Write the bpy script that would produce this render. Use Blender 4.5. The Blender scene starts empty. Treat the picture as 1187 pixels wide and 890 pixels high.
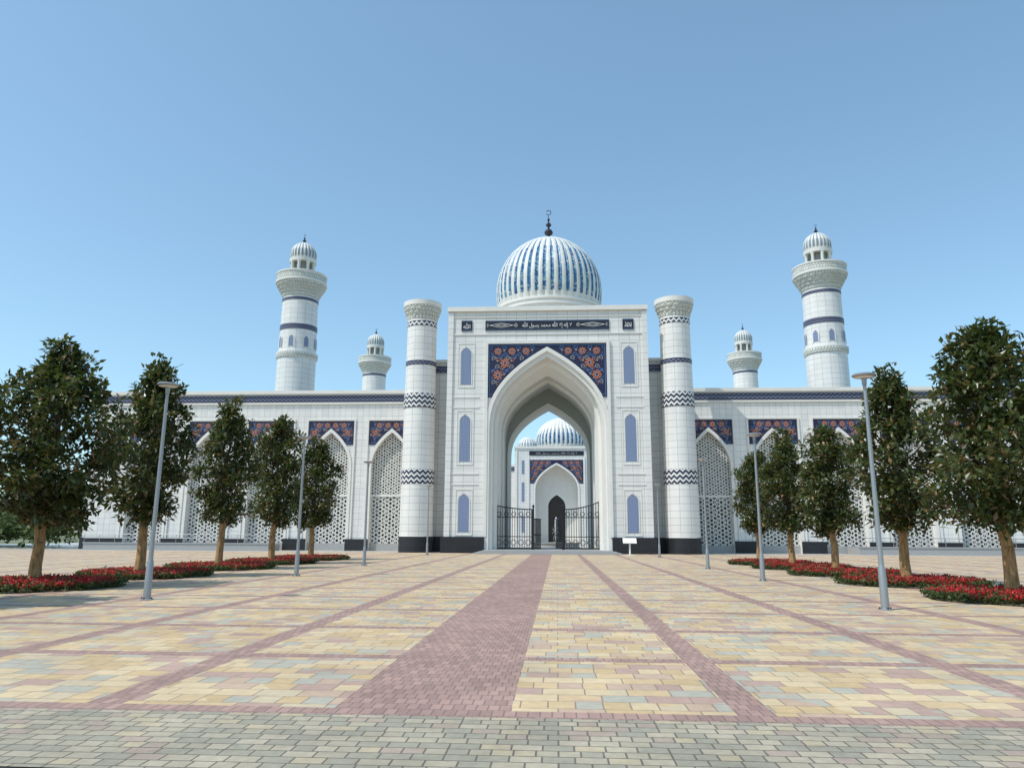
import bpy, math, random
from mathutils import Vector, Matrix, noise
random.seed(7)
S = bpy.context.scene
COL = S.collection
pi = math.pi
rad = math.radians

# ------------------------------------------------------------------ materials
class NT:
    def __init__(s, name):
        s.m = bpy.data.materials.new(name); s.m.use_nodes = True
        s.t = s.m.node_tree; s.t.nodes.clear()
        s.out = s.n('ShaderNodeOutputMaterial')
        s.b = s.n('ShaderNodeBsdfPrincipled'); s.l(s.b.outputs[0], s.out.inputs[0])
    def n(s, typ, **kw):
        x = s.t.nodes.new(typ)
        for k, v in kw.items(): setattr(x, k, v)
        return x
    def l(s, a, b): s.t.links.new(a, b)
    def setin(s, sock, v):
        if hasattr(v, 'links'): s.l(v, sock)
        else: sock.default_value = v
    def math(s, op, a, b=0.0, c=None):
        x = s.n('ShaderNodeMath', operation=op)
        s.setin(x.inputs[0], a); s.setin(x.inputs[1], b)
        if c is not None: s.setin(x.inputs[2], c)
        return x.outputs[0]
    def mix(s, f, a, b, mode='MIX'):
        x = s.n('ShaderNodeMix', data_type='RGBA', blend_type=mode)
        s.setin(x.inputs[0], f); s.setin(x.inputs[6], a); s.setin(x.inputs[7], b)
        return x.outputs[2]
    def uv(s):
        x = s.n('ShaderNodeTexCoord'); y = s.n('ShaderNodeSeparateXYZ')
        s.l(x.outputs['UV'], y.inputs[0]); return x.outputs['UV'], y.outputs[0], y.outputs[1]
    def ramp(s, f, stops, interp='LINEAR'):
        x = s.n('ShaderNodeValToRGB'); x.color_ramp.interpolation = interp
        e = x.color_ramp.elements
        while len(e) < len(stops): e.new(0.5)
        for i, (p, c) in enumerate(stops):
            e[i].position = p; e[i].color = c if len(c) == 4 else (*c, 1)
        s.l(f, x.inputs[0]); return x.outputs[0]
    def noise(s, scale, detail=3, vec=None):
        x = s.n('ShaderNodeTexNoise'); x.inputs['Scale'].default_value = scale
        x.inputs['Detail'].default_value = detail
        if vec is not None: s.l(vec, x.inputs['Vector'])
        return x.outputs[0]
    def objc(s):
        x = s.n('ShaderNodeTexCoord'); return x.outputs['Object']

def c4(c): return (c[0], c[1], c[2], 1)

def plain(name, col, rough=0.6, metal=0.0, var=0.12, nscale=3.0):
    a = NT(name)
    nz = a.noise(nscale, 4, a.objc())
    f = a.math('MULTIPLY_ADD', nz, var*2, 1-var)
    mx = a.n('ShaderNodeVectorMath', operation='SCALE')
    mx.inputs[0].default_value = col; a.l(f, mx.inputs['Scale'])
    a.l(mx.outputs[0], a.b.inputs['Base Color'])
    a.b.inputs['Roughness'].default_value = rough
    a.b.inputs['Metallic'].default_value = metal
    return a.m

def tile(name, c1, c2, mort, bw, rh, ms=0.03, off=0.0, rough=0.35):
    a = NT(name); uv, u, v = a.uv()
    br = a.n('ShaderNodeTexBrick'); a.l(uv, br.inputs['Vector'])
    br.offset = off; br.squash = 1.0
    br.inputs['Color1'].default_value = c4(c1); br.inputs['Color2'].default_value = c4(c2)
    br.inputs['Mortar'].default_value = c4(mort); br.inputs['Scale'].default_value = 1
    br.inputs['Mortar Size'].default_value = ms; br.inputs['Brick Width'].default_value = bw
    br.inputs['Row Height'].default_value = rh
    st = a.noise(0.35, 5, a.objc()); f = a.math('MULTIPLY_ADD', st, 0.24, 0.88)
    mp = a.n('ShaderNodeMapping'); mp.inputs['Scale'].default_value = (2.2, 2.2, 0.12)
    a.l(a.objc(), mp.inputs[0]); s2 = a.noise(1.0, 4, mp.outputs[0])
    f2 = a.math('MULTIPLY_ADD', s2, 0.2, 0.9); f = a.math('MULTIPLY', f, f2)
    mx = a.n('ShaderNodeVectorMath', operation='SCALE'); a.l(br.outputs[0], mx.inputs[0]); a.l(f, mx.inputs['Scale'])
    a.l(mx.outputs[0], a.b.inputs['Base Color'])
    a.b.inputs['Roughness'].default_value = rough
    bp = a.n('ShaderNodeBump'); bp.inputs['Strength'].default_value = 0.2; bp.inputs['Distance'].default_value = 0.01
    inv = a.math('SUBTRACT', 1.0, br.outputs['Fac']); a.l(inv, bp.inputs['Height']); a.l(bp.outputs[0], a.b.inputs['Normal'])
    return a.m

def zigzag(name, a0, a1, per, amp):
    a = NT(name); uv, u, v = a.uv()
    w = a.math('PINGPONG', u, amp)
    q = a.math('FRACT', a.math('DIVIDE', a.math('ADD', v, w), per))
    f = a.math('GREATER_THAN', q, 0.50)
    a.l(a.mix(f, c4(a0), c4(a1)), a.b.inputs['Base Color']); a.b.inputs['Roughness'].default_value = 0.4
    return a.m

def hexmask(a, u, v, cell, thr):
    k = 2*pi/cell/0.866
    t1 = a.math('COSINE', a.math('MULTIPLY', u, k))
    uh = a.math('MULTIPLY', u, k*0.5); vh = a.math('MULTIPLY', v, k*0.866)
    t2 = a.math('COSINE', a.math('ADD', uh, vh)); t3 = a.math('COSINE', a.math('SUBTRACT', uh, vh))
    sm = a.math('ADD', a.math('ADD', t1, t2), t3)
    return a.math('GREATER_THAN', sm, thr)

def lattice(name, cell, thr, col=(0.62, 0.605, 0.56)):
    a = NT(name); uv, u, v = a.uv()
    h = hexmask(a, u, v, cell, thr)
    # larger geometric figure running through the openings
    k = 2*pi/(cell*5)
    fl = a.math('MULTIPLY', a.math('COSINE', a.math('MULTIPLY', u, k)), a.math('COSINE', a.math('MULTIPLY', v, k)))
    ring = a.math('LESS_THAN', a.math('ABSOLUTE', a.math('SUBTRACT', a.math('ABSOLUTE', fl), 0.40)), 0.08)
    h = a.math('MULTIPLY', h, a.math('SUBTRACT', 1.0, ring))
    a.b.inputs['Base Color'].default_value = c4(col); a.b.inputs['Roughness'].default_value = 0.6
    tr = a.n('ShaderNodeBsdfTransparent'); ms = a.n('ShaderNodeMixShader')
    a.l(h, ms.inputs[0]); a.l(a.b.outputs[0], ms.inputs[1]); a.l(tr.outputs[0], ms.inputs[2])
    a.l(ms.outputs[0], a.out.inputs[0]); return a.m

def lattice_window(name, cell, thr, glass, bars):
    a = NT(name); uv, u, v = a.uv(); h = hexmask(a, u, v, cell, thr); h2 = hexmask(a, u, v, cell, 2.0)
    c = a.mix(h, c4(bars), c4(glass)); c = a.mix(h2, c, (0.45, 0.50, 0.55, 1))
    a.l(c, a.b.inputs['Base Color']); a.b.inputs['Roughness'].default_value = 0.45
    return a.m

M = {}
M['marble'] = tile('white_marble_cladding', (0.78, 0.755, 0.715), (0.73, 0.71, 0.675), (0.42, 0.415, 0.405), 0.95, 0.62, 0.018)
M['marble_small'] = tile('white_marble_small', (0.78, 0.755, 0.715), (0.72, 0.70, 0.665), (0.45, 0.445, 0.435), 0.6, 0.6, 0.015)
M['trim'] = plain('pale_stone_trim', (0.75, 0.725, 0.675), 0.5, 0, 0.08, 1.2)
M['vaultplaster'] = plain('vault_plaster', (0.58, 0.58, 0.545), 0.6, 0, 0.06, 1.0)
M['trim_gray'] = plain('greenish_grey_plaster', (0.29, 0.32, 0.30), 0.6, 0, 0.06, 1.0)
M['carved'] = tile('carved_stone', (0.74, 0.73, 0.67), (0.60, 0.60, 0.54), (0.30, 0.32, 0.28), 0.32, 0.36, 0.04, 0.5, 0.6)
M['plinth'] = tile('black_granite_plinth', (0.010, 0.011, 0.014), (0.014, 0.015, 0.019), (0.03, 0.03, 0.03), 0.9, 0.7, 0.012, 0, 0.55)
M['navy'] = plain('navy_glazed_tile', (0.010, 0.012, 0.050), 0.5, 0, 0.35, 14)
M['inkblue'] = plain('ink_blue_tile', (0.008, 0.009, 0.022), 0.5, 0, 0.2, 14)
M['zig'] = zigzag('zigzag_tile', (0.68, 0.67, 0.65), (0.012, 0.015, 0.045), 0.46, 0.26)
M['zigs'] = zigzag('fine_zigzag_tile', (0.16, 0.17, 0.24), (0.012, 0.013, 0.045), 0.34, 0.22)
M['lat'] = lattice('pierced_stone_lattice', 0.30, 0.05)
M['lat2'] = lattice('pierced_stone_lattice_coarse', 0.38, -0.25)
M['blue_lat'] = lattice_window('blue_lattice_glass', 0.30, -0.2, (0.022, 0.075, 0.26), (0.26, 0.31, 0.42))
M['orange'] = plain('orange_glaze', (0.44, 0.16, 0.07), 0.4, 0, 0.2, 9)
M['red'] = plain('red_glaze', (0.30, 0.05, 0.03), 0.4, 0, 0.2, 9)
M['white'] = plain('white_glaze', (0.74, 0.74, 0.72), 0.4, 0, 0.05, 9)
M['cream'] = plain('cream_glaze', (0.42, 0.40, 0.36), 0.4, 0, 0.05, 9)
M['cyan'] = plain('light_blue_glaze', (0.09, 0.18, 0.40), 0.4, 0, 0.1, 9)
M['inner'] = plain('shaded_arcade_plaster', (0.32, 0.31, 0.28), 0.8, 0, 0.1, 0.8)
M['metal'] = plain('grey_painted_steel', (0.33, 0.34, 0.35), 0.4, 0.5, 0.06, 2)
M['iron'] = plain('black_wrought_iron', (0.015, 0.015, 0.017), 0.45, 0.2, 0.1, 2)
M['finial'] = plain('dark_bronze', (0.05, 0.05, 0.06), 0.35, 0.7, 0.1, 3)
M['roof'] = plain('roof_screed', (0.45, 0.44, 0.42), 0.8)
M['granite'] = plain('grey_granite', (0.36, 0.355, 0.345), 0.6, 0, 0.15, 6)
M['lens'] = plain('lamp_diffuser', (0.72, 0.72, 0.70), 0.3, 0, 0.02)
M['door'] = plain('dark_carved_wood', (0.03, 0.022, 0.018), 0.5, 0, 0.2, 4)
M['water'] = plain('white_water_jet', (0.75, 0.78, 0.80), 0.3, 0, 0.05, 6)

def dome_mats():
    a = NT('white_ribbed_dome'); a.b.inputs['Roughness'].default_value = 0.55
    nz = a.noise(1.6, 5, a.objc())
    a.l(a.ramp(nz, [(0.3, (0.58, 0.58, 0.54)), (0.7, (0.73, 0.725, 0.68))]), a.b.inputs['Base Color'])
    b = NT('turquoise_mosaic'); b.b.inputs['Roughness'].default_value = 0.45
    vo = b.n('ShaderNodeTexVoronoi'); vo.inputs['Scale'].default_value = 5.0; b.l(b.objc(), vo.inputs['Vector'])
    sp = b.n('ShaderNodeSeparateColor'); b.l(vo.outputs['Color'], sp.inputs[0])
    b.l(b.ramp(sp.outputs[0], [(0.0, (0.03, 0.10, 0.25)), (0.35, (0.045, 0.16, 0.33)), (0.6, (0.08, 0.26, 0.38)), (0.82, (0.32, 0.41, 0.43))], 'CONSTANT'), b.b.inputs['Base Color'])
    c = NT('grey_rib_groove'); c.b.inputs['Roughness'].default_value = 0.5; c.b.inputs['Base Color'].default_value = (0.26, 0.31, 0.34, 1)
    return a.m, b.m, c.m
M['dome'], M['turq'], M['groove'] = dome_mats()

def pave_mat():
    a = NT('coloured_block_paving'); oc = a.objc()
    sx = a.n('ShaderNodeSeparateXYZ'); a.l(oc, sx.inputs[0]); x, y = sx.outputs[0], sx.outputs[1]
    br = a.n('ShaderNodeTexBrick'); a.l(oc, br.inputs['Vector']); br.offset = 0.37; br.offset_frequency = 2; br.squash = 0.6; br.squash_frequency = 3
    br.inputs['Color1'].default_value = (0, 0, 0, 1); br.inputs['Color2'].default_value = (1, 1, 1, 1); br.inputs['Mortar'].default_value = (0.5,)*3+(1,)
    br.inputs['Scale'].default_value = 1; br.inputs['Brick Width'].default_value = 0.44; br.inputs['Row Height'].default_value = 0.308
    br.inputs['Mortar Size'].default_value = 0.008; br.inputs['Mortar Smooth'].default_value = 0.2
    big = a.noise(0.35, 3, oc)
    fac = a.math('ADD', br.outputs[0], a.math('MULTIPLY_ADD', big, 0.7, -0.35))
    field = a.ramp(fac, [(0.0, (0.52, 0.375, 0.20)), (0.18, (0.59, 0.455, 0.275)), (0.36, (0.53, 0.43, 0.285)), (0.48, (0.57, 0.415, 0.235)),
                         (0.62, (0.49, 0.35, 0.25)), (0.74, (0.41, 0.385, 0.305)), (0.89, (0.43, 0.29, 0.23))], 'CONSTANT')
    field = a.mix(br.outputs['Fac'], field, (0.26, 0.20, 0.145, 1))
    b2 = a.n('ShaderNodeTexBrick'); a.l(oc, b2.inputs['Vector']); b2.offset = 0.5
    b2.inputs['Color1'].default_value = (0.42, 0.265, 0.215, 1); b2.inputs['Color2'].default_value = (0.30, 0.19, 0.155, 1)
    b2.inputs['Mortar'].default_value = (0.20, 0.14, 0.12, 1); b2.inputs['Scale'].default_value = 1
    b2.inputs['Brick Width'].default_value = 0.11; b2.inputs['Row Height'].default_value = 0.22; b2.inputs['Mortar Size'].default_value = 0.007
    P = 3.08
    xs = a.math('ADD', x, 1.27)
    cen = a.math('LESS_THAN', a.math('ABSOLUTE', xs), 0.83)
    def per(v, hw, P):
        q = a.math('ABSOLUTE', a.math('SUBTRACT', a.math('FRACT', a.math('ADD', a.math('DIVIDE', v, P), 0.5)), 0.5))
        return a.math('LESS_THAN', a.math('MULTIPLY', q, P), hw)
    ys = a.math('SUBTRACT', y, 7.10)
    px = per(xs, 0.18, P); py = per(ys, 0.154, P)
    msk = a.math('MAXIMUM', a.math('MAXIMUM', px, py), cen)
    col = a.mix(msk, field, b2.outputs[0])
    st = a.noise(0.9, 6, oc); st2 = a.noise(9.0, 4, oc); st3 = a.noise(0.12, 3, oc)
    f = a.math('MULTIPLY', a.math('MULTIPLY_ADD', st, 0.6, 0.70), a.math('MULTIPLY_ADD', st2, 0.4, 0.80))
    f = a.math('MULTIPLY', f, a.math('MULTIPLY_ADD', st3, 0.35, 0.82))
    mx = a.n('ShaderNodeVectorMath', operation='SCALE'); a.l(col, mx.inputs[0]); a.l(f, mx.inputs['Scale'])
    a.l(mx.outputs[0], a.b.inputs['Base Color']); a.b.inputs['Roughness'].default_value = 0.75
    bp = a.n('ShaderNodeBump'); bp.inputs['Strength'].default_value = 0.4; bp.inputs['Distance'].default_value = 0.01
    inv = a.math('SUBTRACT', a.math('MULTIPLY', st2, 0.5), a.mix(msk, br.outputs['Fac'], b2.outputs['Fac'])); a.l(inv, bp.inputs['Height']); a.l(bp.outputs[0], a.b.inputs['Normal'])
    return a.m
M['pave'] = pave_mat()

def grey_pave():
    a = NT('grey_block_paving'); oc = a.objc()
    b2 = a.n('ShaderNodeTexBrick'); a.l(oc, b2.inputs['Vector']); b2.offset = 0.5; b2.squash = 0.7; b2.squash_frequency = 3
    b2.inputs['Color1'].default_value = (0, 0, 0, 1); b2.inputs['Color2'].default_value = (1, 1, 1, 1); b2.inputs['Mortar'].default_value = (.5, .5, .5, 1)
    b2.inputs['Scale'].default_value = 1
    b2.inputs['Brick Width'].default_value = 0.24; b2.inputs['Row Height'].default_value = 0.15; b2.inputs['Mortar Size'].default_value = 0.008
    c = a.ramp(b2.outputs[0], [(0, (0.37, 0.325, 0.235)), (0.3, (0.305, 0.28, 0.21)), (0.6, (0.41, 0.355, 0.26)), (0.82, (0.36, 0.285, 0.22)), (0.93, (0.43, 0.36, 0.24))], 'CONSTANT')
    c = a.mix(b2.outputs['Fac'], c, (0.14, 0.12, 0.095, 1))
    f = a.math('MULTIPLY', a.math('MULTIPLY_ADD', a.noise(1.3, 6, oc), 0.7, 0.65), a.math('MULTIPLY_ADD', a.noise(14, 4, oc), 0.5, 0.75))
    mx = a.n('ShaderNodeVectorMath', operation='SCALE'); a.l(c, mx.inputs[0]); a.l(f, mx.inputs['Scale'])
    a.l(mx.outputs[0], a.b.inputs['Base Color']); a.b.inputs['Roughness'].default_value = 0.8
    bp = a.n('ShaderNodeBump'); bp.inputs['Strength'].default_value = 0.5; bp.inputs['Distance'].default_value = 0.01
    a.l(a.math('SUBTRACT', 1.0, b2.outputs['Fac']), bp.inputs['Height']); a.l(bp.outputs[0], a.b.inputs['Normal'])
    return a.m
M['gpave'] = grey_pave()
M['asphalt'] = plain('dark_asphalt', (0.05, 0.05, 0.05), 0.9, 0, 0.3, 20)
M['court'] = tile('courtyard_paving', (0.50, 0.47, 0.42), (0.44, 0.41, 0.37), (0.3, 0.28, 0.26), 0.6, 0.6, 0.01)

def ground_mat():
    a = NT('dry_grass_ground'); nz = a.noise(0.05, 6, a.objc())
    a.l(a.ramp(nz, [(0.35, (0.10, 0.13, 0.05)), (0.65, (0.22, 0.19, 0.12))]), a.b.inputs['Base Color']); a.b.inputs['Roughness'].default_value = 0.9
    return a.m
M['ground'] = ground_mat()

def leaf_mat(name, stops, rough=0.38):
    a = NT(name); at = a.n('ShaderNodeAttribute'); at.attribute_name = 'tone'
    a.l(a.ramp(at.outputs['Fac'], stops), a.b.inputs['Base Color']); a.b.inputs['Roughness'].default_value = rough
    tr = a.n('ShaderNodeBsdfTranslucent'); a.l(a.ramp(at.outputs['Fac'], [(0, (0.07, 0.10, 0.015)), (1, (0.18, 0.20, 0.04))]), tr.inputs[0])
    ms = a.n('ShaderNodeMixShader'); ms.inputs[0].default_value = 0.24
    a.l(a.b.outputs[0], ms.inputs[1]); a.l(tr.outputs[0], ms.inputs[2]); a.l(ms.outputs[0], a.out.inputs[0])
    return a.m
M['leaf'] = leaf_mat('magnolia_leaves', [(0, (0.034, 0.054, 0.016)), (0.5, (0.070, 0.094, 0.026)), (0.78, (0.12, 0.135, 0.042)), (0.86, (0.19, 0.12, 0.05)), (1, (0.28, 0.17, 0.08))], 0.32)
M['shrub'] = leaf_mat('shrub_leaves', [(0, (0.03, 0.06, 0.015)), (0.6, (0.06, 0.11, 0.03)), (1, (0.10, 0.16, 0.05))], 0.6)
M['bedleaf'] = leaf_mat('bedding_plant_leaves', [(0, (0.03, 0.05, 0.012)), (1, (0.08, 0.11, 0.03))], 0.6)
def petal_mat():
    a = NT('red_petals'); at = a.n('ShaderNodeAttribute'); at.attribute_name = 'tone'
    c = a.ramp(at.outputs['Fac'], [(0, (0.38, 0.012, 0.018)), (0.7, (0.62, 0.03, 0.035)), (1, (0.72, 0.10, 0.09))])
    a.l(c, a.b.inputs['Base Color']); a.b.inputs['Roughness'].default_value = 0.6
    tr = a.n('ShaderNodeBsdfTranslucent'); a.l(c, tr.inputs[0]); ms = a.n('ShaderNodeMixShader'); ms.inputs[0].default_value = 0.3
    a.l(a.b.outputs[0], ms.inputs[1]); a.l(tr.outputs[0], ms.inputs[2]); a.l(ms.outputs[0], a.out.inputs[0]); return a.m
M['petal'] = petal_mat()
M['soil'] = plain('bed_soil', (0.06, 0.05, 0.03), 0.9)
def bark():
    a = NT('wrapped_tree_bark'); mp = a.n('ShaderNodeMapping'); mp.inputs['Scale'].default_value = (9, 9, 2.2); a.l(a.objc(), mp.inputs[0])
    nz = a.noise(1.6, 6, mp.outputs[0])
    a.l(a.ramp(nz, [(0.3, (0.19, 0.105, 0.04)), (0.52, (0.37, 0.215, 0.09)), (0.75, (0.48, 0.30, 0.14))]), a.b.inputs['Base Color']); a.b.inputs['Roughness'].default_value = 0.85
    bp = a.n('ShaderNodeBump'); bp.inputs['Strength'].default_value = 0.6; a.l(nz, bp.inputs['Height']); a.l(bp.outputs[0], a.b.inputs['Normal'])
    return a.m
M['bark'] = bark()
M['branch'] = plain('grey_brown_branch', (0.10, 0.075, 0.05), 0.85, 0, 0.3, 8)

# ------------------------------------------------------------------ mesh builder
class MB:
    def __init__(s): s.v = []; s.f = []; s.mi = []; s.uv = []; s.sm = []; s.mats = []
    def mat(s, k):
        if k not in s.mats: s.mats.append(k)
        return s.mats.index(k)
    def face(s, pts, mat, uv=None, smooth=False):
        b = len(s.v); s.v += [tuple(p) for p in pts]; s.f.append(tuple(range(b, b+len(pts)))); s.mi.append(s.mat(mat)); s.sm.append(smooth)
        if uv is None:
            P = [Vector(p) for p in pts]; n = Vector((0, 0, 0))
            for i in range(len(P)):
                a, c = P[i], P[(i+1) % len(P)]
                n += Vector(((a.y-c.y)*(a.z+c.z), (a.z-c.z)*(a.x+c.x), (a.x-c.x)*(a.y+c.y)))
            if n.length > 0: n.normalize()
            if abs(n.z) > 0.9: uv = [(p.x, p.y) for p in P]
            else:
                t = Vector((-n.y, n.x, 0))
                if t.length < 1e-6: t = Vector((1, 0, 0))
                t.normalize(); uv = [(p.dot(t), p.z) for p in P]
        s.uv.append(uv)
    def box(s, x0, x1, y0, y1, z0, z1, mat, top=None):
        if x0 > x1: x0, x1 = x1, x0
        s.face([(x0,y0,z0),(x1,y0,z0),(x1,y0,z1),(x0,y0,z1)], mat)
        s.face([(x1,y1,z0),(x0,y1,z0),(x0,y1,z1),(x1,y1,z1)], mat)
        s.face([(x0,y1,z0),(x0,y0,z0),(x0,y0,z1),(x0,y1,z1)], mat)
        s.face([(x1,y0,z0),(x1,y1,z0),(x1,y1,z1),(x1,y0,z1)], mat)
        s.face([(x0,y0,z1),(x1,y0,z1),(x1,y1,z1),(x0,y1,z1)], top or mat)
        s.face([(x0,y1,z0),(x1,y1,z0),(x1,y0,z0),(x0,y0,z0)], mat)
    def lathe(s, prof, seg, cx, cy, mat, rfun=None, smooth=True, uref=None):
        rings = []
        for i, p in enumerate(prof):
            ring = []
            for k in range(seg+1):
                a = 2*pi*k/seg; r = p[0]
                if rfun: r = rfun(r, p[1], a)
                ring.append((cx+r*math.cos(a), cy+r*math.sin(a), p[1]))
            rings.append(ring)
        for i in range(len(prof)-1):
            m = prof[i][2] if len(prof[i]) > 2 else mat
            ur = uref or max(prof[i][0], 0.1)
            for k in range(seg):
                u0 = 2*pi*k/seg*ur; u1 = 2*pi*(k+1)/seg*ur
                v0, v1 = prof[i][1], prof[i+1][1]
                if abs(v1-v0) < 0.02: v0, v1 = prof[i][0], prof[i+1][0]
                s.face([rings[i][k], rings[i][k+1], rings[i+1][k+1], rings[i+1][k]], m, [(u0,v0),(u1,v0),(u1,v1),(u0,v1)], smooth)
    def tube(s, p0, p1, r0, r1, mat, seg=8):
        p0, p1 = Vector(p0), Vector(p1); d = (p1-p0)
        if d.length < 1e-6: return
        d.normalize(); a = d.orthogonal().normalized(); b = d.cross(a)
        R0 = [p0+(a*math.cos(t)+b*math.sin(t))*r0 for t in [2*pi*i/seg for i in range(seg)]]
        R1 = [p1+(a*math.cos(t)+b*math.sin(t))*r1 for t in [2*pi*i/seg for i in range(seg)]]
        for i in range(seg):
            j = (i+1) % seg; s.face([R0[i], R0[j], R1[j], R1[i]], mat, None, True)
        s.face(R1, mat); s.face(R0[::-1], mat)
    def mesh(s, name, weld=True):
        me = bpy.data.meshes.new(name); me.from_pydata(s.v, [], s.f)
        for k in s.mats: me.materials.append(M[k])
        me.polygons.foreach_set('material_index', s.mi)
        ul = me.uv_layers.new(name='UVMap'); flat = []
        for u in s.uv:
            for q in u: flat += [q[0], q[1]]
        ul.data.foreach_set('uv', flat)
        me.polygons.foreach_set('use_smooth', s.sm)
        if weld and any(s.sm):
            import bmesh
            bm = bmesh.new(); bm.from_mesh(me); bmesh.ops.remove_doubles(bm, verts=bm.verts, dist=0.0005); bm.to_mesh(me); bm.free()
            me.set_sharp_from_angle(angle=rad(35))
        me.update(); return me
    def build(s, name, parent=None, loc=(0,0,0), label=None):
        return add(name, s.mesh(name), parent, loc, label)

def add(name, me, parent=None, loc=(0,0,0), label=None):
    o = bpy.data.objects.new(name, me); COL.objects.link(o); o.location = loc
    if parent: o.parent = parent
    if label: o['label'] = label
    return o
def thing(name, loc, label, cat, group=None):
    o = bpy.data.objects.new(name, None); COL.objects.link(o); o.location = loc; o.empty_display_size = 0.5
    o['label'] = label; o['category'] = cat
    if group: o['group'] = group
    return o
def copy_thing(o, loc, rotz=0, scale=(1,1,1), label=None):
    def rec(src, par):
        n = src.copy(); COL.objects.link(n)
        if par: n.parent = par
        for ch in src.children: rec(ch, n)
        return n
    n = rec(o, None); n.location = loc; n.rotation_euler = (0, 0, rotz); n.scale = scale
    if label: n['label'] = label
    return n

# arch helpers -------------------------------------------------------
def arch_pts(cx, hw, zs, rise, n=2.5, seg=14):
    L = []
    for i in range(seg+1):
        s_ = math.sin(i/seg*pi/2)
        L.append((cx-hw*(1-s_**n), zs+rise*s_))
    L[-1] = (cx, zs+rise)
    return L + [(2*cx-x, z) for x, z in L[-2::-1]]
def full_arch(cx, hw, z0, zs, rise, n=2.5, seg=14):
    a = arch_pts(cx, hw, zs, rise, n, seg); return [(cx-hw, z0)] + a + [(cx+hw, z0)]
def wall_arch(mb, x0, x1, z0, z1, A, y, mat):
    xl, xr = A[0][0], A[-1][0]
    if x0 < xl: mb.face([(x0,y,z0),(xl,y,z0),(xl,y,z1),(x0,y,z1)], mat)
    if x1 > xr: mb.face([(xr,y,z0),(x1,y,z0),(x1,y,z1),(xr,y,z1)], mat)
    pts = A[1:-1]
    for (xa, za), (xb, zb) in zip(pts[:-1], pts[1:]):
        if xb-xa < 1e-5: continue
        mb.face([(xa,y,za),(xb,y,zb),(xb,y,z1),(xa,y,z1)], mat)
def loft(mb, A, ya, B, yb, mat):
    for i in range(len(A)-1):
        mb.face([(A[i][0],ya,A[i][1]),(A[i+1][0],ya,A[i+1][1]),(B[i+1][0],yb,B[i+1][1]),(B[i][0],yb,B[i][1])], mat)
def fill_arch(mb, A, y, mat):
    n = len(A)
    for i in range(n//2):
        a, b = A[i], A[i+1]; c, d = A[n-1-i], A[n-2-i]
        if i+1 >= n-1-i: break
        if b[0] == d[0] and b[1] == d[1]: mb.face([(a[0],y,a[1]),(c[0],y,c[1]),(b[0],y,b[1])], mat)
        else: mb.face([(a[0],y,a[1]),(c[0],y,c[1]),(d[0],y,d[1]),(b[0],y,b[1])], mat)
def archz(x, cx, hw, zs, rise, n=2.5):
    t = 1-abs(x-cx)/hw
    return -1e9 if t < 0 else zs+rise*(t**(1/n))

def star(mb, cx, cz, R1, R2, k, yy, mat, ph=0.0):
    pts = []
    for i in range(2*k):
        a = pi*i/k+ph; q = R1 if i % 2 == 0 else R2
        pts.append((cx+q*math.cos(a), yy, cz+q*math.sin(a)))
    for i in range(2*k):
        mb.face([(cx, yy, cz), pts[i], pts[(i+1) % (2*k)]], mat)
def rosette(mb, cx, cz, r, y):
    star(mb, cx, cz, r, r*0.74, 8, y-0.006, 'orange'); star(mb, cx, cz, r*0.76, r*0.58, 8, y-0.010, 'red', pi/8)
    star(mb, cx, cz, r*0.54, r*0.30, 6, y-0.014, 'cream'); star(mb, cx, cz, r*0.34, r*0.22, 6, y-0.018, 'navy')
def arabesque(mb, inside, x0, x1, z0, z1, y, cell, seed, cx=0.0, w=0.05):
    nx = int((x1-x0)/2/cell)+2; nz = int((z1-z0)/cell)+2
    ring = ((1,0),(-1,0),(0,1),(0,-1),(.7,.7),(-.7,-.7),(.7,-.7),(-.7,.7))
    for sgn in (1, -1):
        rr = random.Random(seed)
        for j in range(nz):
            for i in range(nx):
                px = (i+0.5+(0.5 if j % 2 else 0))*cell; pz = z1-(j+0.60)*cell*0.87
                X = cx+sgn*px
                for fr_ in (0.37, 0.29, 0.22):   # largest rosette that fits
                    r = cell*fr_
                    if all(inside(X+dx*r*1.05, pz+dz*r*1.05) for dx, dz in ring):
                        rosette(mb, X, pz, r, y); break
                for q in range(6):
                    a0 = q*pi/3+(0.3 if j % 2 else 0.1); fr2 = 0.56*cell
                    fx, fz = X+sgn*math.cos(a0)*fr2, pz+math.sin(a0)*fr2
                    rf = cell*0.085
                    if q % 2 == 0 and all(inside(fx+dx*rf*1.2, fz+dz*rf*1.2) for dx, dz in ring):
                        star(mb, fx, fz, rf, rf*0.5, 5, y-0.008, ('cream', 'cyan', 'cyan')[q//2]); star(mb, fx, fz, rf*0.4, rf*0.3, 5, y-0.011, 'orange')
                for q in range(4):
                    a0 = q*pi/2+pi/4+(0.3 if j % 2 else -0.3); mat = ('cyan', 'orange', 'cyan', 'cream')[q]
                    prev = None; dirn = 1 if q % 2 else -1
                    ox = X+sgn*math.cos(a0)*cell*0.58; oz = pz+math.sin(a0)*cell*0.58
                    for t in range(13):
                        th = a0+dirn*t*0.55; R_ = cell*0.17*(1-t/18)
                        p = (ox+sgn*math.cos(th)*R_, oz+math.sin(th)*R_)
                        if prev and inside(*p) and inside(*prev):
                            d = Vector((p[0]-prev[0], p[1]-prev[1]))
                            if d.length > 1e-5:
                                nn = Vector((-d.y, d.x)).normalized()*w*0.5
                                yy = y-0.003-q*0.0005
                                mb.face([(prev[0]-nn.x, yy, prev[1]-nn.y), (p[0]-nn.x, yy, p[1]-nn.y), (p[0]+nn.x, yy, p[1]+nn.y), (prev[0]+nn.x, yy, prev[1]+nn.y)], mat)
                        prev = p

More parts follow.
